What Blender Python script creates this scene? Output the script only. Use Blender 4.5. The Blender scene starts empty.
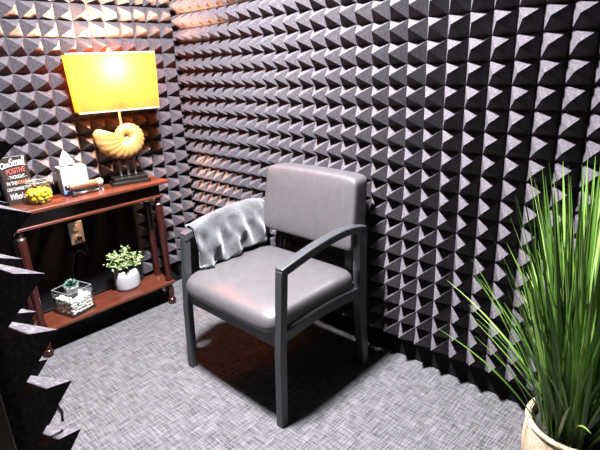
import bpy, bmesh, math, random
from mathutils import Vector, Matrix, noise
random.seed(7)
sc = bpy.context.scene
C = sc.collection
U = 0.0762            # one foam pyramid (3 in) in metres
ZF = 1.3027           # floor lies this many pyramids below the lowest foam row
PI = math.pi
def m(x, y, z): return Vector((x*U, y*U, (z+ZF)*U))

# ------------------------------------------------------------------ materials
AL = .28              # darkens base colours to cut bounce light; lamps are brighter to make up
def mat(name, col, rough=.6, metal=0, spec=.5, **kw):
    if not metal: col = tuple(c*AL for c in col)
    M = bpy.data.materials.new(name); M.use_nodes = True
    b = M.node_tree.nodes['Principled BSDF']
    b.inputs['Base Color'].default_value = (*col, 1)
    b.inputs['Roughness'].default_value = rough
    b.inputs['Metallic'].default_value = metal
    b.inputs['Specular IOR Level'].default_value = spec
    for k, v in kw.items(): b.inputs[k.replace('_', ' ')].default_value = v
    return M
def nodes(M): return M.node_tree.nodes, M.node_tree.links, M.node_tree.nodes['Principled BSDF']
def noisy(M, c1, c2, scale=20, detail=4, stretch=(1,1,1), lo=.35, hi=.65, bump=0, bscale=None, dist=.002):
    N, L, b = nodes(M)
    tc = N.new('ShaderNodeTexCoord'); mp = N.new('ShaderNodeMapping'); mp.inputs['Scale'].default_value = stretch
    L.new(tc.outputs['Object'], mp.inputs['Vector'])
    n = N.new('ShaderNodeTexNoise'); n.inputs['Scale'].default_value = scale; n.inputs['Detail'].default_value = detail
    L.new(mp.outputs[0], n.inputs['Vector'])
    r = N.new('ShaderNodeValToRGB'); r.color_ramp.elements[0].position = lo; r.color_ramp.elements[1].position = hi
    r.color_ramp.elements[0].color = (*[c*AL for c in c1], 1); r.color_ramp.elements[1].color = (*[c*AL for c in c2], 1)
    L.new(n.outputs['Fac'], r.inputs[0]); L.new(r.outputs[0], b.inputs['Base Color'])
    if bump:
        n2 = N.new('ShaderNodeTexNoise'); n2.inputs['Scale'].default_value = bscale or scale; n2.inputs['Detail'].default_value = 3
        L.new(mp.outputs[0], n2.inputs['Vector'])
        bp = N.new('ShaderNodeBump'); bp.inputs['Strength'].default_value = bump; bp.inputs['Distance'].default_value = dist
        L.new(n2.outputs['Fac'], bp.inputs['Height']); L.new(bp.outputs[0], b.inputs['Normal'])
    return M

foamM = noisy(mat('charcoal_foam', (.03,.03,.035), .95, spec=.05), (.145,.132,.146), (.275,.250,.272), 160, 2, lo=.45, hi=.72, bump=.5, bscale=420, dist=.0015)
def carpet():
    M = mat('carpet', (.4,.4,.4), .95, spec=.1); N, L, b = nodes(M)
    tc = N.new('ShaderNodeTexCoord')
    def nz(sx, sy, sc_):
        mp = N.new('ShaderNodeMapping'); mp.inputs['Scale'].default_value = (sx, sy, 1); mp.inputs['Rotation'].default_value = (0,0,.04)
        L.new(tc.outputs['Object'], mp.inputs['Vector'])
        n = N.new('ShaderNodeTexNoise'); n.inputs['Scale'].default_value = sc_; n.inputs['Detail'].default_value = 3
        L.new(mp.outputs[0], n.inputs['Vector']); return n.outputs['Fac']
    a = nz(13, 210, 1); c = nz(190, 14, 1); d = nz(240, 240, 1)
    def mth(op, x, y):
        q = N.new('ShaderNodeMath'); q.operation = op
        for k, v in enumerate((x, y)):
            if isinstance(v, float): q.inputs[k].default_value = v
            else: L.new(v, q.inputs[k])
        return q.outputs[0]
    s = mth('ADD', mth('MULTIPLY', a, .42), mth('ADD', mth('MULTIPLY', c, .36), mth('MULTIPLY', d, .30)))
    r = N.new('ShaderNodeValToRGB'); e = r.color_ramp.elements
    e[0].position = .44; e[0].color = (.022,.022,.023,1); e[1].position = .66; e[1].color = (.115,.113,.115,1)
    L.new(s, r.inputs[0]); L.new(r.outputs[0], b.inputs['Base Color'])
    bp = N.new('ShaderNodeBump'); bp.inputs['Strength'].default_value = .5; bp.inputs['Distance'].default_value = .002
    L.new(s, bp.inputs['Height']); L.new(bp.outputs[0], b.inputs['Normal'])
    return M
carpetM = carpet()
wallM = noisy(mat('charcoal_wall_paint', (.02,.02,.022), .9, spec=.05), (.012,.012,.014), (.018,.017,.02), 8, bump=.1)
jambM = noisy(mat('tan_paint', (.3,.22,.15), .6), (.30,.23,.16), (.36,.28,.20), 12, bump=.1)
ceilM = noisy(mat('ceiling_tile', (.7,.7,.7), .9), (.14,.14,.14), (.2,.2,.2), 60, bump=.3)
baseM = mat('black_baseboard', (.012,.012,.013), .7, spec=.1)
wood = noisy(mat('cherry_wood', (.2,.05,.02), .28, spec=.5), (.12,.030,.015), (.27,.070,.034), 9, 6, (1.2, 14, 14), .3, .7)
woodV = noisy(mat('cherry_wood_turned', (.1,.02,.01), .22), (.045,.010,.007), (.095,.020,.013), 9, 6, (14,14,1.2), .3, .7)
brass = mat('polished_nickel', (.8,.76,.70), .2, 1)
leather = noisy(mat('grey_leather', (.2,.18,.17), .40, spec=.55), (.155,.148,.150), (.18,.172,.174), 40, bump=.12, bscale=900, dist=.0006)
frameM = noisy(mat('slate_painted_wood', (.05,.055,.06), .42, spec=.5), (.068,.075,.080), (.09,.099,.105), 30, 5, (3,3,.4), bump=.12, bscale=80)
towelM = noisy(mat('grey_fleece', (.3,.32,.33), 1, spec=.1), (.05,.055,.06), (.23,.245,.255), 14, 7, lo=.32, hi=.7, bump=.8, bscale=160, dist=.004)
towelM.node_tree.nodes['Principled BSDF'].inputs['Sheen Weight'].default_value = .5
shellM = noisy(mat('lamplit_ivory_ceramic', (.75,.62,.42), .4), (.85,.40,.09), (1.0,.56,.17), 14)  # golden lamplight is put into the colour of the ivory shell
bronze = mat('dark_bronze', (.02,.014,.010), .3)
whiteM = mat('white_card', (.85,.86,.88), .5)
tissueM = mat('white_tissue', (.9,.9,.9), .9)
paperM = mat('page_white', (.8,.8,.82), .6)
signM = noisy(mat('dark_sign_face', (.03,.02,.018), .7, spec=.1), (.035,.022,.018), (.06,.04,.032), 25)
yellowM = mat('yellow_candy', (.95,.72,.01), .35)
goldM = mat('tan_candy', (.55,.32,.05), .4)
greenM = noisy(mat('leaf_green', (.1,.3,.05), .45), (.16,.36,.07), (.95,1.15,.5), 70, lo=.3, hi=.7)
succM = noisy(mat('succulent_green', (.1,.3,.2), .5), (.06,.20,.13), (.20,.42,.30), 60)
stemM = mat('plant_stem', (.06,.14,.03), .6)
potM = noisy(mat('pale_grey_ceramic', (.5,.5,.5), .35), (.8,.81,.85), (.95,.96,1.0), 12)
potW = mat('white_ceramic', (.8,.8,.78), .35)
soilM = noisy(mat('dark_soil', (.02,.015,.01), .95), (.012,.009,.006), (.05,.035,.02), 60, bump=.8)
pebM = noisy(mat('white_pebble', (.8,.78,.72), .5), (1.3,1.25,1.1), (1.8,1.75,1.6), 10)
outM = mat('beige_outlet_plastic', (1.3,1.2,1.0), .4)
blackP = mat('black_plastic', (.012,.012,.012), .35)
blackMetal = mat('black_metal_edge', (.015,.015,.015), .3, .5)
basketM = noisy(mat('woven_rush', (.6,.45,.28), .8), (.75,.50,.27), (1.5,1.2,.85), 55, 4, (1,1,6), .3, .7, bump=.8)
rollW = noisy(mat('warm_brown_wood', (.35,.15,.06), .35), (.26,.09,.03), (.50,.22,.09), 20, 5, (1,8,8))
rimM = mat('glass_edge', (.55,.62,.60), .15, 0, .8)
chrome = mat('chrome', (.8,.8,.82), .15, 1)
def glassM(name, col=(1,1,1)):
    M = bpy.data.materials.new(name); M.use_nodes = True; N = M.node_tree.nodes; L = M.node_tree.links
    N.clear(); o = N.new('ShaderNodeOutputMaterial'); t = N.new('ShaderNodeBsdfTransparent'); t.inputs[0].default_value = (*col, 1)
    g = N.new('ShaderNodeBsdfGlossy'); g.inputs['Roughness'].default_value = .04
    lw = N.new('ShaderNodeLayerWeight'); lw.inputs[0].default_value = .5; pw = N.new('ShaderNodeMath'); pw.operation = 'POWER'; pw.inputs[1].default_value = 4; L.new(lw.outputs['Facing'], pw.inputs[0]); f = N.new('ShaderNodeMath'); f.operation = 'MULTIPLY_ADD'; f.inputs[1].default_value = .8; f.inputs[2].default_value = .06; L.new(pw.outputs[0], f.inputs[0])
    mx = N.new('ShaderNodeMixShader'); L.new(f.outputs[0], mx.inputs[0]); L.new(t.outputs[0], mx.inputs[1]); L.new(g.outputs[0], mx.inputs[2])
    L.new(mx.outputs[0], o.inputs[0]); return M
glass = glassM('clear_glass', (.96,.98,.97))
def tissue_box_mat():
    M = mat('blue_marbled_box', (.8,.85,.9), .5); N, L, b = nodes(M)
    tc = N.new('ShaderNodeTexCoord'); n = N.new('ShaderNodeTexNoise'); n.inputs['Scale'].default_value = 18; n.inputs['Detail'].default_value = 5
    L.new(tc.outputs['Object'], n.inputs['Vector']); sx = N.new('ShaderNodeSeparateXYZ'); L.new(tc.outputs['Object'], sx.inputs[0])
    q = N.new('ShaderNodeMath'); q.operation = 'MULTIPLY_ADD'; q.inputs[1].default_value = -6; q.inputs[2].default_value = .30; L.new(sx.outputs['Z'], q.inputs[0])
    a = N.new('ShaderNodeMath'); a.operation = 'ADD'; L.new(q.outputs[0], a.inputs[0]); L.new(n.outputs['Fac'], a.inputs[1])
    r = N.new('ShaderNodeValToRGB'); e = r.color_ramp.elements; e[0].position = .42; e[0].color = (.24,.25,.26,1); e[1].position = .66; e[1].color = (.055,.10,.20,1)
    L.new(a.outputs[0], r.inputs[0]); L.new(r.outputs[0], b.inputs['Base Color']); return M
boxM = tissue_box_mat()
def shade_mat():
    M = bpy.data.materials.new('yellow_lampshade_fabric'); M.use_nodes = True; N = M.node_tree.nodes; L = M.node_tree.links; N.clear()
    o = N.new('ShaderNodeOutputMaterial'); d = N.new('ShaderNodeBsdfDiffuse'); t = N.new('ShaderNodeBsdfTranslucent')
    d.inputs[0].default_value = (.22,.12,.03,1); t.inputs[0].default_value = (.125,.030,.0034,1)
    mx = N.new('ShaderNodeMixShader'); mx.inputs[0].default_value = .55
    L.new(d.outputs[0], mx.inputs[1]); L.new(t.outputs[0], mx.inputs[2]); L.new(mx.outputs[0], o.inputs[0]); return M
shadeM = shade_mat()
def emis(name, col, s):
    M = bpy.data.materials.new(name); M.use_nodes = True; N = M.node_tree.nodes; N.clear()
    o = N.new('ShaderNodeOutputMaterial'); e = N.new('ShaderNodeEmission'); e.inputs[0].default_value = (*col,1); e.inputs[1].default_value = s
    M.node_tree.links.new(e.outputs[0], o.inputs[0]); return M
def grassM():
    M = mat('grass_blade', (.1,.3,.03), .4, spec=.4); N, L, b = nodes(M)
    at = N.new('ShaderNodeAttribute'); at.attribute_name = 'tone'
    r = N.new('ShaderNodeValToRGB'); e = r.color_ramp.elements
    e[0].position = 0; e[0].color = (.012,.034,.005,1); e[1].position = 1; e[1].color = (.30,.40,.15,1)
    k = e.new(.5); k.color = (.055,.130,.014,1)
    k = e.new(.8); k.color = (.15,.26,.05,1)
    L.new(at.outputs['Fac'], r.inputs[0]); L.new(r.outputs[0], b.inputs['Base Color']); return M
grassMt = grassM()

# ------------------------------------------------------------------ mesh helpers (vertices in metres, local to the thing)
def build(name, bm, material, parent=None, loc=None, smooth=False, bevel=0, seg=2, sub=0, rot=None, autos=False):
    bmesh.ops.recalc_face_normals(bm, faces=bm.faces)
    me = bpy.data.meshes.new(name); bm.to_mesh(me); bm.free()
    o = bpy.data.objects.new(name, me); C.objects.link(o)
    if material: me.materials.append(material)
    if parent: o.parent = parent
    if loc is not None: o.location = loc
    if rot is not None: o.rotation_euler = rot
    if smooth: me.polygons.foreach_set('use_smooth', [True]*len(me.polygons))
    if bevel:
        b = o.modifiers.new('Bevel', 'BEVEL'); b.width = bevel; b.segments = seg; b.limit_method = 'ANGLE'; b.angle_limit = .6
    if sub:
        s = o.modifiers.new('Subsurf', 'SUBSURF'); s.levels = s.render_levels = sub
    return o
def box(bm, x0, x1, y0, y1, z0, z1, M=None):
    r = bmesh.ops.create_cube(bm, size=1)
    for v in r['verts']:
        v.co = Vector((x0+(v.co.x+.5)*(x1-x0), y0+(v.co.y+.5)*(y1-y0), z0+(v.co.z+.5)*(z1-z0)))
        if M: v.co = M @ v.co
    return r['verts']
def ubox(bm, *a): return box(bm, *[v*U for v in a])
def lathe(bm, prof, n=32, M=None, cx=0, cy=0, sx=1, sy=1):
    rings = []
    for r, z in prof:
        ring = []
        for k in range(n):
            a = 2*PI*k/n; p = Vector((cx+sx*r*math.cos(a), cy+sy*r*math.sin(a), z))
            ring.append(bm.verts.new(M @ p if M else p))
        rings.append(ring)
    for a, b in zip(rings, rings[1:]):
        for k in range(n): bm.faces.new((a[k], a[(k+1)%n], b[(k+1)%n], b[k]))
    for ring in (rings[0], rings[-1]):
        try: bm.faces.new(ring)
        except ValueError: pass
def tube(bm, pts, r, n=8, rads=None):
    pts = [Vector(p) for p in pts]; rings = []
    up = Vector((0,0,1))
    for i, p in enumerate(pts):
        t = (pts[min(i+1,len(pts)-1)]-pts[max(i-1,0)]).normalized()
        s = t.cross(up)
        if s.length < 1e-3: s = t.cross(Vector((1,0,0)))
        s.normalize(); u = s.cross(t).normalized(); rr = rads[i] if rads else r
        rings.append([bm.verts.new(p+s*rr*math.cos(2*PI*k/n)+u*rr*math.sin(2*PI*k/n)) for k in range(n)])
    for a, b in zip(rings, rings[1:]):
        for k in range(n): bm.faces.new((a[k], a[(k+1)%n], b[(k+1)%n], b[k]))
    bm.faces.new(rings[0]); bm.faces.new(rings[-1])
def loft(bm, rings, cap=True):
    R = [[bm.verts.new(p) for p in r] for r in rings]; n = len(R[0])
    for a, b in zip(R, R[1:]):
        for k in range(n): bm.faces.new((a[k], a[(k+1)%n], b[(k+1)%n], b[k]))
    if cap: bm.faces.new(R[0]); bm.faces.new(R[-1])
def thing(name, label, cat, loc, group=None, rz=0):
    o = bpy.data.objects.new(name, None); C.objects.link(o); o.empty_display_size = .05
    o.location = loc; o.rotation_euler = (0,0,rz); o['label'] = label; o['category'] = cat
    if group: o['group'] = group
    return o
def tag(o, label, cat, group=None):
    o['label'] = label; o['category'] = cat
    if group: o['group'] = group
    return o
def struct(name, bm, M, **k):
    o = build(name, bm, M, **k); o['kind'] = 'structure'; return o
def wbox(bm, x0,x1,y0,y1,z0,z1):
    a = m(x0,y0,z0); b = m(x1,y1,z1); return box(bm, a.x,b.x,a.y,b.y,a.z,b.z)

# ------------------------------------------------------------------ room shell
XR, YL = .30, 18.74          # faces of the two walls behind the foam
XD, YN, ZC = -20.25, -18.5, 30.0
YJ = -6.78                   # door-side end of the partition on the left
bm = bmesh.new(); wbox(bm, -36, XR+1.5, YN-1.5, YL+1.5, -ZF-1, -ZF); struct('floor', bm, carpetM)
bm = bmesh.new(); wbox(bm, XD-1.6, XR+1.5, YN-1.5, YL+1.5, ZC, ZC+1); struct('ceiling', bm, ceilM)
bm = bmesh.new(); wbox(bm, XR, XR+1.5, YN-1.5, YL+1.5, -ZF, ZC); struct('wall_right', bm, wallM)
bm = bmesh.new(); wbox(bm, XD-1.6, XR, YL, YL+1.5, -ZF, ZC); struct('wall_left', bm, wallM)
bm = bmesh.new(); wbox(bm, XD-1.6, XR, YN-1.5, YN, -ZF, ZC); struct('wall_near', bm, wallM)
bm = bmesh.new(); wbox(bm, XD-1.6, XD, YJ, YL, -ZF, ZC)
wbox(bm, XD-1.6, XD, YN, YJ+.25, 26.5, ZC); struct('wall_doorway', bm, wallM)
bm = bmesh.new(); wbox(bm, XD-1.75, XD+.17, YJ-.25, YJ, -ZF, 26.5); struct('trim_1', bm, jambM, bevel=.002)
bm = bmesh.new(); wbox(bm, XR-.14, XR, YN, YL, -ZF, -.12); struct('baseboard_right', bm, baseM, bevel=.003)
bm = bmesh.new(); wbox(bm, XD, XR-.14, YL-.14, YL, -ZF, .25); struct('baseboard_left', bm, baseM, bevel=.003)

# ------------------------------------------------------------------ acoustic foam panels
DEP, BASE = .90, .28
def foam_panel(name, origin, ua, nn, nu, nv, label, skip=(), rnd=None, extra=0):
    """grid of nu x nv pyramids; ua = direction of the row, nn = outward direction; origin = lower corner on the valley plane"""
    R = random.Random(rnd); bm = bmesh.new(); ua = Vector(ua); nn = Vector(nn); up = Vector((0,0,1))
    V = {}
    tu, tv = R.uniform(-.05,.05), R.uniform(-.05,.05); dd = R.uniform(-.03,.03)
    def vert(i, j, sag=0):
        if (i,j) not in V: V[(i,j)] = bm.verts.new((ua*i + up*j)*U)
        return V[(i,j)]
    for i in range(nu):
        for j in range(nv):
            if (i,j) in skip: continue
            a, b, c, d = vert(i,j), vert(i+1,j), vert(i+1,j+1), vert(i,j+1)
            ap = bm.verts.new((ua*(i+.5+tu+R.uniform(-.025,.025)) + up*(j+.5+tv+R.uniform(-.025,.025)) + nn*(DEP+dd+R.uniform(-.02,.02)))*U)
            for p, q in ((a,b),(b,c),(c,d),(d,a)): bm.faces.new((p,q,ap))
    for v in bm.verts:
        if ua.y and v.co.y+origin[1]*U > 18.72*U: v.co.y = (18.72-origin[1])*U      # the last column is trimmed at the corner
    edges = [e for e in bm.edges if len(e.link_faces) == 1]
    ext = bmesh.ops.extrude_edge_only(bm, edges=edges)
    nv_ = [g for g in ext['geom'] if isinstance(g, bmesh.types.BMVert)]
    for v in nv_: v.co -= nn*BASE*U
    be = [g for g in ext['geom'] if isinstance(g, bmesh.types.BMEdge) and len(g.link_faces) == 1]
    bmesh.ops.holes_fill(bm, edges=be, sides=0) if not skip else None
    o = build(name, bm, foamM, loc=m(*origin)); tag(o, label, 'foam panel', 'pyramid foam panels lining the walls'); return o
rows_r = [(0,8,'bottom row just above the baseboard'), (8,8,'middle row'), (16,8,'top row')]
cols_r = [(-12,6,'far right, behind the tall grass'), (-4,8,'beside the tall grass'), (4,8,'behind the armchair'), (12,8,'beyond the armchair back'), (19,7,'nearest the far corner')]
k = 0
for z0, nv, rl in rows_r:
    for y0, nu, cl in cols_r:
        # each panel runs from y0 towards the camera
        y_lo = {-12:-18, -4:-12, 4:-4, 12:4, 19:12}[y0]
        k += 1
        foam_panel('foam_panel', (0, y_lo, z0), (0,1,0), (-1,0,0), y0-y_lo, nv,
                   f'foam panel on right wall, {rl}, {cl}'.replace('bottom row just above the baseboard','bottom row'), rnd=100+k)
zl = .396
cols_l = [(-8.406,8,'nearest the corner'), (-16.406,8,'behind the tissue box and sign'), (-19.406,3,'at the far left end')]
for r_, (z0, nv, rl) in enumerate([(zl,8,'lowest row'), (zl+8,8,'middle row'), (zl+16,8,'top row above the lampshade')]):
    for x0, nu, cl in cols_l:
        k += 1; skip = set()
        if r_ == 0:                 # below the table top the wall is bare, apart from the strip next to the corner
            if x0 < -10: continue
            x0, nu = -5.406, 5
        foam_panel('foam_panel', (x0, 18.44, z0), (1,0,0), (0,-1,0), nu, nv,
                   f'foam panel on left wall, {rl}, {cl}', skip=skip, rnd=200+k)
for z0, rl in ((0,'lower one'), (8,'middle one'), (16,'upper one')):
    for y0, nu, cl in ((-7.1,8,'at the doorway edge'), (.9,8,'one along from the doorway edge'), (8.9,8,'at the far end by the table')):
        k += 1
        foam_panel('foam_panel', (-19.86, y0+.4, z0-.2), (0,1,0), (1,0,0), nu, 8,
                   f'black foam panel on near left partition, {rl}, {cl}', rnd=300+k)

# ------------------------------------------------------------------ ceiling light
LX, LY = -10.6, 1.9
t = thing('ceiling_light', 'round white ceiling light in the middle of the small room', 'light', m(LX, LY, ZC))
bm = bmesh.new(); lathe(bm, [(.20,0),(.20,-.03),(.185,-.035),(.185,-.02)], 48); build('housing', bm, whiteM, t, smooth=False)
bm = bmesh.new(); lathe(bm, [(.18,-.02),(.16,-.035),(.1,-.042),(.001,-.045)], 48); build('diffuser', bm, emis('light_diffuser', (.95,.93,1), 22), t, smooth=True)
la = bpy.data.lights.new('ceiling_lamp', 'AREA'); la.shape = 'DISK'; la.size = .22; la.energy = 340; la.color = (.95,.92,1)
lo = bpy.data.objects.new('ceiling_lamp', la); C.objects.link(lo); lo.location = m(LX, LY, ZC)-Vector((0,0,.06)); lo.parent = None

# ------------------------------------------------------------------ armchair
CH = thing('armchair', 'grey upholstered armchair with slate painted wooden frame and open arms', 'chair', m(-5.4, 3.9, -ZF))
def ch(x, y, z): return Vector(((x+5.4)*U, (y-3.9)*U, (z+ZF)*U))
def beam(name, pts, wy, M=frameM, bev=.003):
    """pts: list of (x, z, thickness direction dx,dz half) in chair units: a bar running in the xz plane with width in y"""
    bm = bmesh.new(); rings = []
    for (x, z, hx, hz, y) in pts:
        rings.append([ch(x-hx, y-wy/2, z-hz), ch(x-hx, y+wy/2, z-hz), ch(x+hx, y+wy/2, z+hz), ch(x+hx, y-wy/2, z+hz)])
    loft(bm, rings); return build(name, bm, M, CH, bevel=bev)
yR, yLf = .17, 7.67
for y in (yR, yLf):
    beam('front_leg', [(-8.56,-ZF,.20,0,y), (-8.38,2.5,.21,0,y), (-8.02,6.45,.21,0,y), (-7.99,6.70,.21,0,y)], .42)
    beam('rear_leg', [(-2.05,-ZF,.24,0,y), (-2.3,2.6,.27,0,y), (-2.3,5,.28,0,y), (-2.22,7.0,.27,0,y)], .50)
    # armrest: curved bar rising from the front post and flattening at the rear
    P = []
    n = 14
    for i in range(n+1):
        u = i/n; x = -8.18+u*6.2
        z = 6.62 + .62*math.sin(min(1, u*1.32)*PI/2)**1.0 - (.28*max(0,(u-.66)/.34)**2)
        dz = .22-.03*u
        P.append((x, z, 0, dz, y))
    beam('armrest', P, .50, bev=.004)
    P = [(-8.1+5.6*i/12, 3.35+.42*math.sin(min(1,(i/12)*1.05)*PI*.62+.2)-.25*(i/12), 0, .26, y) for i in range(13)]
    beam('side_rail', P, .34)
bm = bmesh.new(); loft(bm, [[ch(-8.42,.35,2.85), ch(-8.42,7.5,2.85), ch(-8.30,7.5,4.0), ch(-8.30,.35,4.0)],
                            [ch(-8.02,.35,2.85), ch(-8.02,7.5,2.85), ch(-8.0,7.5,4.0), ch(-8.0,.35,4.0)]])
build('front_rail', bm, frameM, CH, bevel=.003)
bm = bmesh.new(); loft(bm, [[ch(-2.5,.35,3.0), ch(-2.5,7.5,3.0), ch(-2.5,7.5,3.8), ch(-2.5,.35,3.8)],[ch(-2.15,.35,3.0), ch(-2.15,7.5,3.0), ch(-2.15,7.5,3.8), ch(-2.15,.35,3.8)]])
build('rear_rail', bm, frameM, CH, bevel=.003)
def superel(w, d, n=40, e=5.0):
    out = []
    for k in range(n):
        a = 2*PI*k/n; c, s = math.cos(a), math.sin(a)
        out.append((w*math.copysign(abs(c)**(2/e), c), d*math.copysign(abs(s)**(2/e), s)))
    return out
# seat cushion (domed, waterfall front)
bm = bmesh.new(); rings = []
for z, kx, ky in ((3.55,.93,.955),(3.62,.975,.985),(3.95,1.0,1.0),(4.22,1.0,.998),(4.45,.985,.985),(4.60,.955,.955),(4.68,.90,.90),(4.75,.75,.75),(4.80,.5,.5),(4.82,.2,.2)):
    ring = []
    for px, py in superel(3.22*kx, 3.64*ky, 72, 9):
        x = -5.55+px; y = 3.84+py
        fr = max(0, (-7.4-x)/1.4); zz = z - .30*fr**2*(1 if z > 4 else .35) 
        rr = max(0, (x+4.6)/2); zz += .0*rr
        ring.append(ch(x-(.12 if z > 3.8 else 0)*fr, y, zz))
    rings.append(ring)
loft(bm, rings); build('seat_cushion', bm, leather, CH, smooth=True, sub=1)
# backrest cushion, leaning back, slightly curved
bm = bmesh.new(); rings = []
for t_, kk in ((-.62,.95),(-.58,.99),(-.40,1.0),(.30,1.0),(.44,.992),(.52,.975),(.565,.94),(.60,.86),(.63,.6),(.64,.3)):
    ring = []
    for py, pz in superel(3.50*kk, 1.96*(1-(1-kk)*1.4 if kk > .8 else kk), 88, 15):
        z = 7.76+pz
        lean = (z-5.7)*.17; curve = .22*(py/3.7)**2
        wid = 1-.012*(z-5.7)
        ring.append(ch(-2.28+lean-t_*1.0-curve*.6, 3.74+py*wid, z - .10*(py/3.7)**2*(1 if pz > 0 else 0)))
    rings.append(ring)
loft(bm, rings); build('backrest_cushion', bm, leather, CH, smooth=True, sub=1)
for y in (1.0, 6.5):
    beam('backrest_bracket', [(-2.28,3.4,.12,0,y),(-2.1,5.0,.12,0,y),(-1.75,6.3,.12,0,y)], .5, blackMetal)

# ------------------------------------------------------------------ fleece draped over the left arm
bm = bmesh.new(); nu_, nv_ = 60, 70
grid = []
for i in range(nu_+1):
    u = i/nu_; x = -7.66+u*5.15
    s = (x+8.22)/6.27
    ztop = 6.62+.62*math.sin(min(1, s*1.32)*PI/2)-(.28*max(0,(s-.66)/.34)**2)+.27
    rowv = []
    for j in range(nv_+1):
        v = j/nv_
        # path across the arm: outer hang -> over top -> inner hang down to the seat
        L1, L2, L3 = 3.3+.25*math.sin(u*7), .95, 2.55-.25*u
        d = v*(L1+L2+L3)
        if d < L1: y = yLf+.46+.10*math.sin(u*19+d)*.8+.12*(L1-d)/L1; z = ztop-.12-(L1-d)
        elif d < L1+L2:
            q = (d-L1)/L2; y = yLf+.46-q*.95; z = ztop+.02+.13*math.sin(q*PI)
        else:
            q = d-L1-L2; w = min(1, q/1.2); y = yLf-.50-.06*q+w*(.13*math.sin(u*17+q*1.3)+.12*math.sin(u*31-q*2.1))-.10*w; z = ztop-.10-q
            if z < 4.86: z = 4.86+.02*math.sin(u*40)
        nz = noise.noise(Vector((x*1.0+d*.25, d*.38, 3.3)))
        nz2 = noise.noise(Vector((x*3+d*1.2, d*2.2, 9.3)))
        off = (.20*nz+.035*nz2)
        rowv.append(bm.verts.new(m(x + .1*noise.noise(Vector((d, 0, u*2))), y + (off if d < L1 else -abs(off)*1.1 if d > L1+L2 else 0), z+(abs(off)*.35 if L1 <= d <= L1+L2 else 0))))
    grid.append(rowv)
for a, b in zip(grid, grid[1:]):
    for j in range(nv_): bm.faces.new((a[j], a[j+1], b[j+1], b[j]))
tw = build('fleece_throw', bm, towelM, smooth=True)
so = tw.modifiers.new('Solid', 'SOLIDIFY'); so.thickness = .008; so.offset = 1
tag(tw, 'crumpled light grey fleece throw draped over the armchair arm nearer the table', 'throw')

# ------------------------------------------------------------------ console table
TX0, TX1, TY0, TY1, TZ = -14.5, -4.32, 14.85, 17.5, 8.12
T = thing('console_table', 'dark cherry wood console table with turned legs and lower shelf', 'table', m(-9.4, 16.3, -ZF))
def tb(x, y, z): return Vector(((x+9.4)*U, (y-16.3)*U, (z+ZF)*U))
def tbox(bm, x0,x1,y0,y1,z0,z1):
    a, b = tb(x0,y0,z0), tb(x1,y1,z1); box(bm, a.x,b.x,a.y,b.y,a.z,b.z)
bm = bmesh.new(); tbox(bm, TX0, TX1, TY0, TY1, 7.88, TZ); build('tabletop', bm, wood, T, bevel=.006, seg=3)
bm = bmesh.new(); tbox(bm, TX0+.5, TX1-.5, TY0+.55, TY1-.3, 7.0, 7.88); build('apron', bm, woodV, T, bevel=.002)
bm = bmesh.new(); tbox(bm, TX0+.38, TX1-.38, TY0+.36, TY1-.2, 6.92, 7.10); build('molding', bm, wood, T, bevel=.004, seg=3)
bm = bmesh.new(); tbox(bm, -14.05, -4.72, 15.15, 17.5, .38, .60); build('shelf', bm, wood, T, bevel=.004)
for x in (-13.82, -4.98):
    for y in (15.55, 17.15):
        c = tb(x, y, 0)
        z = lambda q: (q+ZF)*U
        bm = bmesh.new()
        lathe(bm, [(.10*U,z(6.92)),(.22*U,z(6.86)),(.22*U,z(6.75)),(.16*U,z(6.62)),(.26*U,z(6.35)),(.27*U,z(6.0)),(.24*U,z(3.5)),(.21*U,z(1.2)),(.20*U,z(.9)),(.27*U,z(.8)),(.27*U,z(.6)),
                   (.22*U,z(.36)),(.16*U,z(.25)),(.24*U,z(-.1)),(.25*U,z(-.4)),(.17*U,z(-.75)),(.17*U,z(-.82))], 24, cx=c.x, cy=c.y)
        lg = build('leg', bm, woodV, T, smooth=True)
        bm = bmesh.new(); lathe(bm, [(.17*U,z(-.82)),(.27*U,z(-.92)),(.29*U,z(-1.1)),(.24*U,z(-1.3)),(.0001,z(-ZF))], 24, cx=c.x, cy=c.y); build('foot', bm, woodV, lg, smooth=True)
        bm = bmesh.new(); lathe(bm, [(.20*U,z(6.52)),(.29*U,z(6.48)),(.29*U,z(6.40)),(.22*U,z(6.35))], 24, cx=c.x, cy=c.y); build('collar', bm, brass, lg, smooth=True)

# ------------------------------------------------------------------ lamp
LP = Vector((-6.38, 16.35, TZ)); LR = -.22
LT = thing('table_lamp', 'table lamp with glowing yellow rectangular shade and ivory nautilus shell base', 'lamp', m(*LP), rz=LR)
bm = bmesh.new(); ubox(bm, -1.22,1.22,-.62,.62,0,.20); ubox(bm, -1.22,1.22,-.62,.62,.0,.2); bm.free()
bm = bmesh.new(); ubox(bm, -1.24,1.24,-.64,.64,0,.24); pl = build('plinth', bm, bronze, LT, bevel=.003)
bm = bmesh.new(); ubox(bm, -1.10,1.10,-.52,.52,.24,.50); build('plinth_step', bm, bronze, pl, bevel=.003)
for x in (-.48, .0, .48):
    bm = bmesh.new(); lathe(bm, [(.17*U,.50*U),(.17*U,.56*U),(.09*U,.64*U),(.08*U,1.5*U),(.15*U,1.62*U),(.12*U,1.75*U)], 16, cx=x*U); build('support_rod', bm, bronze, LT, smooth=True)
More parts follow.
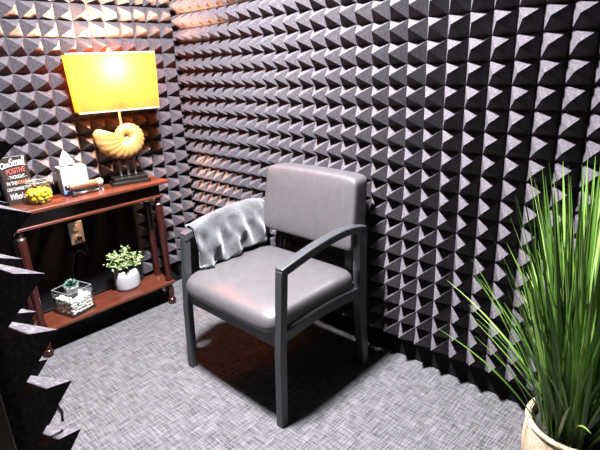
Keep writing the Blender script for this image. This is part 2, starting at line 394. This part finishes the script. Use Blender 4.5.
# nautilus shell
bm = bmesh.new(); turns = 2.15; NT, NP = 190, 28; gz = 2.55
gr = math.log(3.0)/(2*PI); rings = []
for i in range(NT+1):
    th = turns*2*PI*i/NT
    r = 2.15*math.exp(-gr*th)
    ang = PI*.875 + th             # mouth at the left, body runs below, right, above and coils in
    rc, rt_ = r*.545, r*.455
    if i < 5: rt_ *= (.55,.78,.9,.96,.99)[i]
    ring = []
    for k in range(NP):
        ph = 2*PI*k/NP
        rib = 1+.050*math.sin(th*21 + 3.2*math.cos(ph))*(1 if th < 8 else .5)*min(1, .25+i/26)
        w = .50*r*rib
        rad = rc+rt_*math.cos(ph)*rib
        yy = w*math.sin(ph)
        ring.append(Vector((rad*math.cos(ang), yy*.62, rad*math.sin(ang))))
    rings.append(ring)
cx_, cz_ = .20, 3.10
rings = [[Vector(((p.x+cx_)*U, p.y*U, (p.z*.93+cz_)*U)) for p in r] for r in rings]
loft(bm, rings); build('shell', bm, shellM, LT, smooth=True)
bm = bmesh.new(); lathe(bm, [(.10*U,3.6*U),(.10*U,5.1*U),(.2*U,5.15*U),(.2*U,5.6*U),(.05*U,5.65*U),(.05*U,8.45*U)], 12, cx=0.02*U); build('pole', bm, brass, LT, smooth=True)
SZ0, SZ1 = 4.78, 8.30
def rr_ring(w, d, z, r=.18, n=6):
    out = []
    for qx, qy, a0 in ((1,1,0),(-1,1,PI/2),(-1,-1,PI),(1,-1,1.5*PI)):
        for k in range(n+1):
            a = a0+PI/2*k/n; out.append(Vector(((qx*(w-r)+r*math.cos(a))*U, (qy*(d-r)+r*math.sin(a))*U, z*U)))
    return out
SW0, SW1, SD = 2.50, 2.66, .74
bm = bmesh.new(); loft(bm, [rr_ring(SW0, SD, SZ0), rr_ring((SW0+SW1)/2, SD, (SZ0+SZ1)/2), rr_ring(SW1, SD, SZ1)], cap=False)
sh = build('lamp_shade', bm, shadeM, LT, smooth=False)
trimM = mat('cream_shade_trim', (.8,.68,.45), .7)
for z, w in ((SZ0, SW0), (SZ1, SW1)):
    bm = bmesh.new(); s = 1 if z == SZ0 else -1
    loft(bm, [rr_ring(w+.02, SD+.02, z), rr_ring(w+.02, SD+.02, z+s*.10), rr_ring(w-.03, SD-.03, z+s*.10), rr_ring(w-.03, SD-.03, z)], cap=False); build('shade_trim', bm, trimM, sh)
bm = bmesh.new()
tube(bm, [(-SW1*U,0,8.2*U),(0,0,8.28*U),(SW1*U,0,8.2*U)], .0015); tube(bm, [(0,-SD*U,8.2*U),(0,0,8.28*U),(0,SD*U,8.2*U)], .0015); build('harp_wire', bm, brass, sh)
bm = bmesh.new(); lathe(bm, [(.03*U,8.25*U),(.13*U,8.38*U),(.15*U,8.5*U),(.05*U,8.62*U)], 12); build('finial', bm, brass, LT, smooth=True)
bm = bmesh.new(); lathe(bm, [(.16*U,5.6*U),(.2*U,5.8*U),(.38*U,6.2*U),(.40*U,6.5*U),(.28*U,6.8*U),(.02*U,6.9*U)], 20); build('bulb', bm, emis('bulb_glow', (1,.72,.38), 60), LT, smooth=True)
pl_ = bpy.data.lights.new('bulb_light', 'POINT'); pl_.energy = 290; pl_.color = (1,.54,.33); pl_.shadow_soft_size = .035
po = bpy.data.objects.new('bulb_light', pl_); C.objects.link(po); po.location = m(*LP)+Vector((0,0,7.45*U))

# ------------------------------------------------------------------ sign block
S = thing('sign_block', 'dark brown box sign with white and red lettering about one small positive thought', 'sign', m(-12.86, 17.0, TZ), rz=.02)
SWd, SH, SDp = .74, 2.75, .24
tilt = Matrix.Rotation(-.10, 4, 'X')
bm = bmesh.new(); box(bm, -SWd*U, SWd*U, -.0*U, 2*SDp*U, .0, SH*U, tilt); build('block', bm, paperM, S, bevel=.001)
bm = bmesh.new(); box(bm, -SWd*U, SWd*U, -.03*U, 0, .01*U, SH*U, tilt); fc = build('face', bm, signM, S)
wh = mat('white_paint', (.85,.85,.82), .6); rd = mat('faded_red_paint', (.62,.10,.07), .6); org = mat('orange_paint', (.80,.30,.12), .6)
def text(s, x, z, size, M, shear=0, w=1, rot=0):
    cu = bpy.data.curves.new('lettering', 'FONT'); cu.body = s; cu.size = size*U; cu.align_x = 'CENTER'; cu.align_y = 'CENTER'; cu.extrude = .0002; cu.shear = shear; cu.offset = .0005*size/.4
    tmp = bpy.data.objects.new('tmp', cu); C.objects.link(tmp); bpy.context.view_layer.update()
    me = bpy.data.meshes.new_from_object(tmp); C.objects.unlink(tmp); bpy.data.objects.remove(tmp)
    me.transform(tilt @ Matrix.Diagonal((.72,1,1.09,1)) @ Matrix.Translation((x*U, -.04*U, z*U)) @ Matrix.Rotation(rot,4,'Y') @ Matrix.Rotation(PI/2, 4, 'X') @ Matrix.Diagonal((w,1,1,1)))
    me.materials.clear(); me.materials.append(M)
    o = bpy.data.objects.new('lettering', me); C.objects.link(o); o.parent = fc; return o
text('One', -.66, 2.13, .42, wh, .3, 1, -.15); text('Small', .25, 2.24, .56, wh, .3, 1, -.05)
text('POSITIVE', .05, 1.78, .38, rd, 0, .95, -.05); text('- THOUGHT -', .05, 1.45, .26, wh, 0, .9)
text('IN THE', -.45, 1.14, .27, wh, 0, .9); text('MORNING', .42, 1.14, .27, org, 0, .85)
text('CAN CHANGE YOUR', 0, .82, .25, wh, 0, .76); text('Whole Day', .1, .42, .46, wh, .3, .9)
bm = bmesh.new()
for i in range(12):
    a = -.9+i*.15; b = a+.15; f = lambda q: 2.0-.09*(q-.2)**2+.03
    vs = [bm.verts.new(tilt @ Vector((p*U*.72, -.045*U, (f(p)-o_)*1.12*U))) for p, o_ in ((a,.03),(b,.03),(b,0),(a,0))]; bm.faces.new(vs)
build('swoosh', bm, wh, fc)

# ------------------------------------------------------------------ jar of candies
J = Vector((-12.15, 16.15, TZ))
JS = .86
jt = thing('glass_jar', 'small round glass jar filled with yellow candies on the table', 'jar', m(*J))
bm = bmesh.new(); lathe(bm, [(.001,.02*U),(.55*U,.02*U),(.72*U,.18*U),(.83*U,.55*U),(.83*U,1.0*U),(.72*U,1.32*U),(.66*U,1.42*U),(.72*U,1.50*U)], 32); build('bowl', bm, glass, jt, smooth=True)
bm = bmesh.new(); tube(bm, [(.70*U*math.cos(a*PI/16), .70*U*math.sin(a*PI/16), 1.5*U) for a in range(33)], .0022); build('rim', bm, rimM, jt, smooth=True); jt.scale = (JS,)*3
bm = bmesh.new(); bmesh.ops.create_icosphere(bm, subdivisions=2, radius=.17*U)
for v in bm.verts: v.co.z *= .75
can = build('yellow_candy', bm, yellowM, smooth=True); tag(can, 'small yellow candy heaped inside the glass jar', 'candy', 'yellow candies in the glass jar')
n = 0; R = random.Random(3)
for lay, (z, rmax) in enumerate(((.2,.45),(.42,.62),(.64,.64),(.84,.58))):
    for rad, cnt in ((0,1),(rmax*.5,5),(rmax,11)):
        for q in range(cnt):
            a = 2*PI*q/cnt+lay*.4
            o = can if n == 0 else can.copy()
            if n: C.objects.link(o)
            o.location = m(*J)+JS*Vector(((rad*math.cos(a)+R.uniform(-.03,.03))*U, (rad*math.sin(a)+R.uniform(-.03,.03))*U, (z+R.uniform(-.04,.04))*U)); o.rotation_euler = (R.uniform(-1,1),R.uniform(-1,1),0); n += 1

# ------------------------------------------------------------------ tissue box
B = thing('tissue_box', 'white cube tissue box with blue marbling, tissue sticking up', 'tissue box', m(-9.85, 16.85, TZ), rz=-.12)
B.scale = (1.07,)*3
bm = bmesh.new(); ubox(bm, -.72,.72,-.55,.55,0,1.6); build('carton', bm, boxM, B, bevel=.002)
bm = bmesh.new(); lathe(bm, [(.01,1.61*U),(.45*U,1.615*U)], 24, sy=.5); build('slot', bm, blackP, B)
bm = bmesh.new(); g = []
for i in range(13):
    u = i/12-.5; r_ = []
    for j in range(9):
        v = j/8; w = .40*(1-.40*v)+.05*math.sin(v*5); 
        r_.append(bm.verts.new(Vector(((u*2*w-.15-.05*v)*U, (.12*math.sin(u*9+v*2)*(1-v*.3)+.05)*U, (1.58+v*.95-.45*abs(u)*v)*U))))
    g.append(r_)
for a, b in zip(g, g[1:]):
    for j in range(8): bm.faces.new((a[j],a[j+1],b[j+1],b[j]))
ti = build('tissue', bm, tissueM, B, smooth=True); s_ = ti.modifiers.new('Solid','SOLIDIFY'); s_.thickness = .001

# white card block behind the roller
K = thing('card_holder', 'small white card holder between the tissue box and the wooden roller', 'card holder', m(-8.95, 16.12, TZ), rz=-.17)
bm = bmesh.new(); ubox(bm, -.55,.55,-.12,.12,0,.14); build('base', bm, whiteM, K, bevel=.001)
bm = bmesh.new(); ubox(bm, -.5,.5,-.04,.05,.10,.62); build('cards', bm, whiteM, K, bevel=.0005)
# wooden roller
K = thing('wooden_roller', 'short brown wooden roller on silver legs in front of the tissue box', 'roller', m(-9.6, 15.85, TZ), rz=.0)
K.scale = (1.15,)*3
bm = bmesh.new(); Mx = Matrix.Translation((0,0,.52*U)) @ Matrix.Rotation(PI/2, 4, 'Y')
lathe(bm, [(.001,-.85*U),(.15*U,-.84*U),(.19*U,-.75*U),(.19*U,.62*U),(.17*U,.66*U)], 20, M=Mx); bd = build('barrel', bm, rollW, K, smooth=True)
bm = bmesh.new(); lathe(bm, [(.16*U,.66*U),(.20*U,.70*U),(.20*U,.92*U),(.13*U,1.0*U),(.001,1.01*U)], 20, M=Mx); build('end_cap', bm, trimM, K, smooth=True)
bm = bmesh.new(); lathe(bm, [(.001,-1.0*U),(.12*U,-.99*U),(.14*U,-.86*U),(.1*U,-.82*U)], 16, M=Mx); build('knob', bm, blackP, K, smooth=True)
for x, M_ in ((-.62, blackP), (.78, chrome)):
    bm = bmesh.new(); lathe(bm, [(.001,0),(.14*U,0),(.13*U,.10*U),(.07*U,.18*U),(.07*U,.40*U)], 16, cx=x*U); build('leg', bm, M_, K, smooth=True)
bm = bmesh.new(); tube(bm, [(-.62*U,0,.14*U),(.78*U,0,.14*U)], .05*U); build('rod', bm, chrome, K, smooth=True)

# ------------------------------------------------------------------ shelf: pebble terrarium and potted plant
SZ = .60
cubeo = Vector((-11.45, 16.4, SZ))
G = thing('glass_cube_vase', 'square glass vase of white pebbles with black base on the lower shelf', 'vase', m(*cubeo), rz=.28)
hw = .86; gh = 1.62; th_ = .05
for nm, b_ in (('glass_side', (-hw,hw,-hw,-hw+th_,.06,gh)), ('glass_side', (-hw,hw,hw-th_,hw,.06,gh)), ('glass_side', (-hw,-hw+th_,-hw+th_,hw-th_,.06,gh)), ('glass_side', (hw-th_,hw,-hw+th_,hw-th_,.06,gh))):
    bm = bmesh.new(); ubox(bm, *b_); build(nm, bm, glass, G)
bm = bmesh.new(); ubox(bm, -hw-.03,hw+.03,-hw-.03,hw+.03,0,.07); build('base', bm, blackMetal, G, bevel=.001)
bm = bmesh.new(); h_ = (hw-.02)*U; zz = gh*U
for a, b in (((-h_,-h_),(h_,-h_)),((h_,-h_),(h_,h_)),((h_,h_),(-h_,h_)),((-h_,h_),(-h_,-h_))): tube(bm, [(*a,zz),(*b,zz)], .0016, 6)
build('rim', bm, rimM, G)
for a, b in ((-1,-1),(1,-1),(1,1),(-1,1)):
    bm = bmesh.new(); tube(bm, [(a*h_,b*h_,.06*U),(a*h_,b*h_,zz)], .0014, 6); build('corner_edge', bm, blackMetal, G)
bm = bmesh.new(); bmesh.ops.create_icosphere(bm, subdivisions=2, radius=.15*U)
for v in bm.verts: v.co = Vector((v.co.x*1.15, v.co.y*.95, v.co.z*.75))
peb = build('white_pebble', bm, pebM, smooth=True); tag(peb, 'small white pebble heaped inside the square glass vase', 'pebble', 'white pebbles in the glass vase')
n = 0; R = random.Random(5); Mg = Matrix.Rotation(.28, 4, 'Z')
for z in (.18,.38,.58,.78,.96):
    for i in range(6):
        for j in range(6):
            if 0 < i < 5 and 0 < j < 5 and z < .9: continue
            x = (i-2.5)*.262; y = (j-2.5)*.262
            if z > .9 and x*x+y*y < .16: continue
            o = peb if n == 0 else peb.copy()
            if n: C.objects.link(o)
            o.location = m(*cubeo)+Mg @ Vector(((x+R.uniform(-.025,.025))*U, (y+R.uniform(-.025,.025))*U, (z+R.uniform(-.03,.05))*U)); o.rotation_euler = (R.uniform(-.5,.5),R.uniform(-.5,.5),R.uniform(0,6)); n += 1
P = thing('potted_succulent', 'tiny green succulent in white pot on top of the pebbles', 'plant', m(cubeo.x+.05, cubeo.y+.1, SZ+.42))
bm = bmesh.new(); lathe(bm, [(.001,.55*U),(.30*U,.55*U),(.40*U,1.15*U),(.44*U,1.18*U),(.44*U,1.28*U),(.38*U,1.28*U),(.36*U,1.2*U),(.001,1.18*U)], 24); build('pot', bm, potW, P, smooth=True)
def leaf(bm, base, d, length, width, curl=.3, up=Vector((0,0,1)), fat=.15):
    d = d.normalized(); s = d.cross(up)
    if s.length < .01: s = Vector((1,0,0))
    s.normalize(); nrm = s.cross(d)
    L_ = []
    for t_, w in ((0,.25),(.35,.95),(.6,1.0),(.85,.55)):
        c = base+d*length*t_-nrm*0+up*(-curl*length*t_*t_)
        L_.append((bm.verts.new(c-s*width*w/2), bm.verts.new(c+nrm*fat*width*w), bm.verts.new(c+s*width*w/2)))
    tip = bm.verts.new(base+d*length+up*(-curl*length))
    for a, b in zip(L_, L_[1:]):
        bm.faces.new((a[0],a[1],b[1],b[0])); bm.faces.new((a[1],a[2],b[2],b[1]))
    bm.faces.new((L_[-1][0],L_[-1][1],tip)); bm.faces.new((L_[-1][1],L_[-1][2],tip))
bm = bmesh.new()
for lay, (n_, el, ln) in enumerate(((9,.25,.55),(8,.65,.5),(6,1.05,.42),(3,1.35,.34))):
    for q in range(n_):
        a = 2*PI*q/n_+lay*.5; leaf(bm, Vector((0,0,(1.2+.05*lay)*U)), Vector((math.cos(a)*math.cos(el), math.sin(a)*math.cos(el), math.sin(el))), ln*U, .24*U, -.1, fat=.3)
build('leaves', bm, succM, P, smooth=True)

PP = thing('potted_plant', 'leafy green plant in pale grey ceramic pot on the lower shelf', 'plant', m(-7.55, 16.75, SZ))
bm = bmesh.new(); lathe(bm, [(.001,0),(.70*U,0),(.82*U,.06*U),(.88*U,.22*U),(.90*U,1.0*U),(.86*U,1.52*U),(.82*U,1.52*U),(.80*U,1.35*U),(.001,1.3*U)], 40, sy=.8); build('pot', bm, potM, PP, smooth=True)
bm = bmesh.new(); lathe(bm, [(.001,1.36*U),(.5*U,1.4*U),(.80*U,1.36*U)], 24, sy=.8); build('soil', bm, soilM, PP)
R = random.Random(11); bl = bmesh.new(); bs = bmesh.new()
for q in range(60):
    a = R.uniform(0,2*PI); rr = R.random()**.6
    tip = Vector((rr*math.cos(a)*1.5-.1, rr*math.sin(a)*.80-.1, 1.85+R.uniform(.0,1.3)*(1-.45*rr)+.3*(1-rr)))
    base = Vector((tip.x*.35, tip.y*.4, 1.38)); mid = (base+tip)/2+Vector((0,0,.15))
    tube(bs, [base*U, mid*U, tip*U], .0012, 4)
    for k_ in range(9):
        f = .45+.55*k_/8; c = (base.lerp(tip, f)+Vector((0,0,.12*(1-f))))*U
        d = Vector((R.gauss(0,1),R.gauss(0,1),R.gauss(.4,.6)))
        leaf(bl, c, d, R.uniform(.20,.32)*U, R.uniform(.13,.19)*U, R.uniform(-.2,.3))
build('foliage', bl, greenM, PP); build('stems', bs, stemM, PP)

# ------------------------------------------------------------------ outlet, plug, strip
O = thing('wall_outlet', 'beige wall outlet plate under the table', 'outlet', m(-9.65, 18.74, 4.95))
bm = bmesh.new(); ubox(bm, -.47,.47,-.09,0,-.78,.78); build('plate', bm, outM, O, bevel=.003)
for z in (-.36,.36):
    bm = bmesh.new(); lathe(bm, [(.24*U,0),(.24*U,.03*U),(.22*U,.04*U)], 20, M=Matrix.Translation((0,-.09*U,z*U)) @ Matrix.Rotation(PI/2,4,'X')); build('socket', bm, outM, O)
K = thing('power_plug', 'black plug with cord looping down from the wall outlet', 'plug', m(-9.6, 18.60, 4.6))
bm = bmesh.new(); box(bm, -.13*U,.13*U,-.3*U,0,-.13*U,.13*U); build('plug_body', bm, blackP, K, bevel=.004)
bm = bmesh.new(); tube(bm, [Vector(p)*U for p in ((0,-.4,0),(.05,-.5,-.3),(.25,-.45,-.55),(.30,-.4,-.9),(.1,-.4,-1.1),(-.2,-.3,-.8),(-.55,-.25,-.9),(-.9,-.2,-2.0),(-1.1,-.2,-4.5))], .0035); build('cord', bm, blackP, K, smooth=True)
bm = bmesh.new(); ubox(bm, -.11,.11,-.10,0,-.7,.7); tag(build('plastic_strip', bm, whiteM, loc=m(-13.45,17.42,5.35), bevel=.002), 'narrow upright white plastic strip behind the front left table leg', 'strip')
# wire curl
bm = bmesh.new(); tube(bm, [m(-19.42,-6.15,10.1), m(-19.33,-6.15,10.05), m(-19.23,-6.12,9.93), m(-19.19,-6.1,9.78), m(-19.21,-6.1,9.62)], .0022, 8)
tag(build('wire', bm, blackP, smooth=True), 'short curled black wire poking out between foam tips at lower left', 'wire')

# ------------------------------------------------------------------ tall grass in basket
GP = Vector((-3.8, -10.9, -ZF))
Gt = thing('potted_grass', 'tall artificial green grass in a tan woven basket at lower right', 'plant', m(*GP))
bm = bmesh.new(); prof = []
for i in range(25):
    z = 3.3*i/24; r = 1.25+.42*math.sin(z/3.3*PI*.75); prof.append(((r+.035*math.sin(i*PI))*U, z*U))
prof = [(.001,0)]+prof+[(1.45*U,3.32*U),(1.42*U,2.9*U),(.001,2.88*U)]
lathe(bm, prof, 64)
for v in bm.verts:
    r = math.hypot(v.co.x, v.co.y)
    if r > 1.0*U:
        a = math.atan2(v.co.y, v.co.x); f = 1+.018*math.sin(a*32+(int(v.co.z/(U*.14))%2)*PI); v.co.x *= f; v.co.y *= f
build('basket', bm, basketM, Gt)
bm = bmesh.new(); tube(bm, [(1.56*U*math.cos(a*PI/32), 1.56*U*math.sin(a*PI/32), 3.3*U) for a in range(65)], .10*U, 8); build('rim', bm, basketM, Gt, smooth=True)
bm = bmesh.new(); lathe(bm, [(.001,2.95*U),(1.40*U,2.92*U)], 24); build('soil', bm, soilM, Gt)
R = random.Random(21); bm = bmesh.new(); tone = []
def blade(a, rb, lean, h, w, droop, t0, seg=9, kink=0):
    d = Vector((math.cos(a), math.sin(a), 0)); s = Vector((-d.y, d.x, 0)).lerp(Vector((R.uniform(-1,1),R.uniform(-1,1),0)), .45).normalized()
    prev = None; base = Vector((rb*math.cos(a+R.uniform(-.6,.6)), rb*math.sin(a+R.uniform(-.6,.6)), 2.85))
    for i in range(seg+1):
        t_ = i/seg; off = lean*t_+droop*t_**2.4
        z = h*t_*(1-.25*max(0,droop)*t_**2/ max(h,1))
        if z + 2.85 < 0: z = -2.8
        c = base+d*off*1.0+Vector((0,0,z)); ww = w*(.55+.6*math.sin(min(1,t_*1.6)*PI/2)*1)*(1-t_**2.6)+.004
        # keep off the foam on the right wall
        lim = -GP.x-.95
        if c.x > lim: c.x = lim+.0*(c.x-lim)
        n_ = Vector((d.x,d.y,0))*.0
        cur = [bm.verts.new((c-s*ww)*U), bm.verts.new((c+d*ww*.35+Vector((0,0,.0)))*U), bm.verts.new((c+s*ww)*U)]
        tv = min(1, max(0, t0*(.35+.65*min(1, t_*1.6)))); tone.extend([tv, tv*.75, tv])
        if prev:
            bm.faces.new((prev[0],prev[1],cur[1],cur[0])); bm.faces.new((prev[1],prev[2],cur[2],cur[1]))
        prev = cur
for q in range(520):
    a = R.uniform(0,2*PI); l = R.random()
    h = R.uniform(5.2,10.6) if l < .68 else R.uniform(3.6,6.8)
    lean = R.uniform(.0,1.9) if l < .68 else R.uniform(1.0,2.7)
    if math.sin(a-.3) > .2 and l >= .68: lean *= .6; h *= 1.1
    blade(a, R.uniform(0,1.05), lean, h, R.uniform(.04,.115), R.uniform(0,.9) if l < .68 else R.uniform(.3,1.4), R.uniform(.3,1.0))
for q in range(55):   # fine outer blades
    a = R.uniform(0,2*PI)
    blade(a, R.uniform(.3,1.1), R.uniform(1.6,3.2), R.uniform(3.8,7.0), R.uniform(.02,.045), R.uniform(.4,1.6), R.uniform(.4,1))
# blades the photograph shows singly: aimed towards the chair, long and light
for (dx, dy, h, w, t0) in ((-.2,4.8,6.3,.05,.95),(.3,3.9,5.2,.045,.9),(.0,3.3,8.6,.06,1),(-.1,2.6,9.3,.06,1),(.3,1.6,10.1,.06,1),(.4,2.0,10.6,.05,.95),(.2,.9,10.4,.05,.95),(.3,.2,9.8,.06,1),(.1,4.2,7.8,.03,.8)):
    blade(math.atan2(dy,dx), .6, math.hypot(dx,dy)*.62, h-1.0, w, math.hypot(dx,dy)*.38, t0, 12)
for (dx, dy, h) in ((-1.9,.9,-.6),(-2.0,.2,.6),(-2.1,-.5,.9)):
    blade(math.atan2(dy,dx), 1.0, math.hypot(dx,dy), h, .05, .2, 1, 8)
bm.verts.ensure_lookup_table(); nvv = len(bm.verts)
me = bpy.data.meshes.new('blades'); bm.to_mesh(me); bm.free()
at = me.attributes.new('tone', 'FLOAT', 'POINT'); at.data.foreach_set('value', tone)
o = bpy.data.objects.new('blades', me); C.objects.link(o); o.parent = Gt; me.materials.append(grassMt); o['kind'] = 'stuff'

# ------------------------------------------------------------------ camera
f, cx, cy, cz, ya, pi_, ro = 475.288, -21.0674, -13.8251, 15.2656, .798255, -.327746, -.045976
fw = Vector((math.sin(ya)*math.cos(pi_), math.cos(ya)*math.cos(pi_), math.sin(pi_)))
rt = Vector((math.cos(ya), -math.sin(ya), 0)); up = rt.cross(fw)
rt2 = math.cos(ro)*rt+math.sin(ro)*up; up2 = -math.sin(ro)*rt+math.cos(ro)*up
cam = bpy.data.cameras.new('camera'); co = bpy.data.objects.new('camera', cam); C.objects.link(co)
cam.sensor_width = 36; cam.lens = f/600*36; cam.clip_start = .02
Mc = Matrix((rt2, up2, -fw)).transposed().to_4x4(); Mc.translation = m(cx, cy, cz); co.matrix_world = Mc
sc.camera = co

w = bpy.data.worlds.new('world'); sc.world = w; w.use_nodes = True
w.node_tree.nodes['Background'].inputs[0].default_value = (.9,.85,.8,1); w.node_tree.nodes['Background'].inputs[1].default_value = .03
sc.view_settings.view_transform = 'Standard'; sc.view_settings.look = 'None'; sc.view_settings.gamma = 1; sc.view_settings.exposure = 0.5
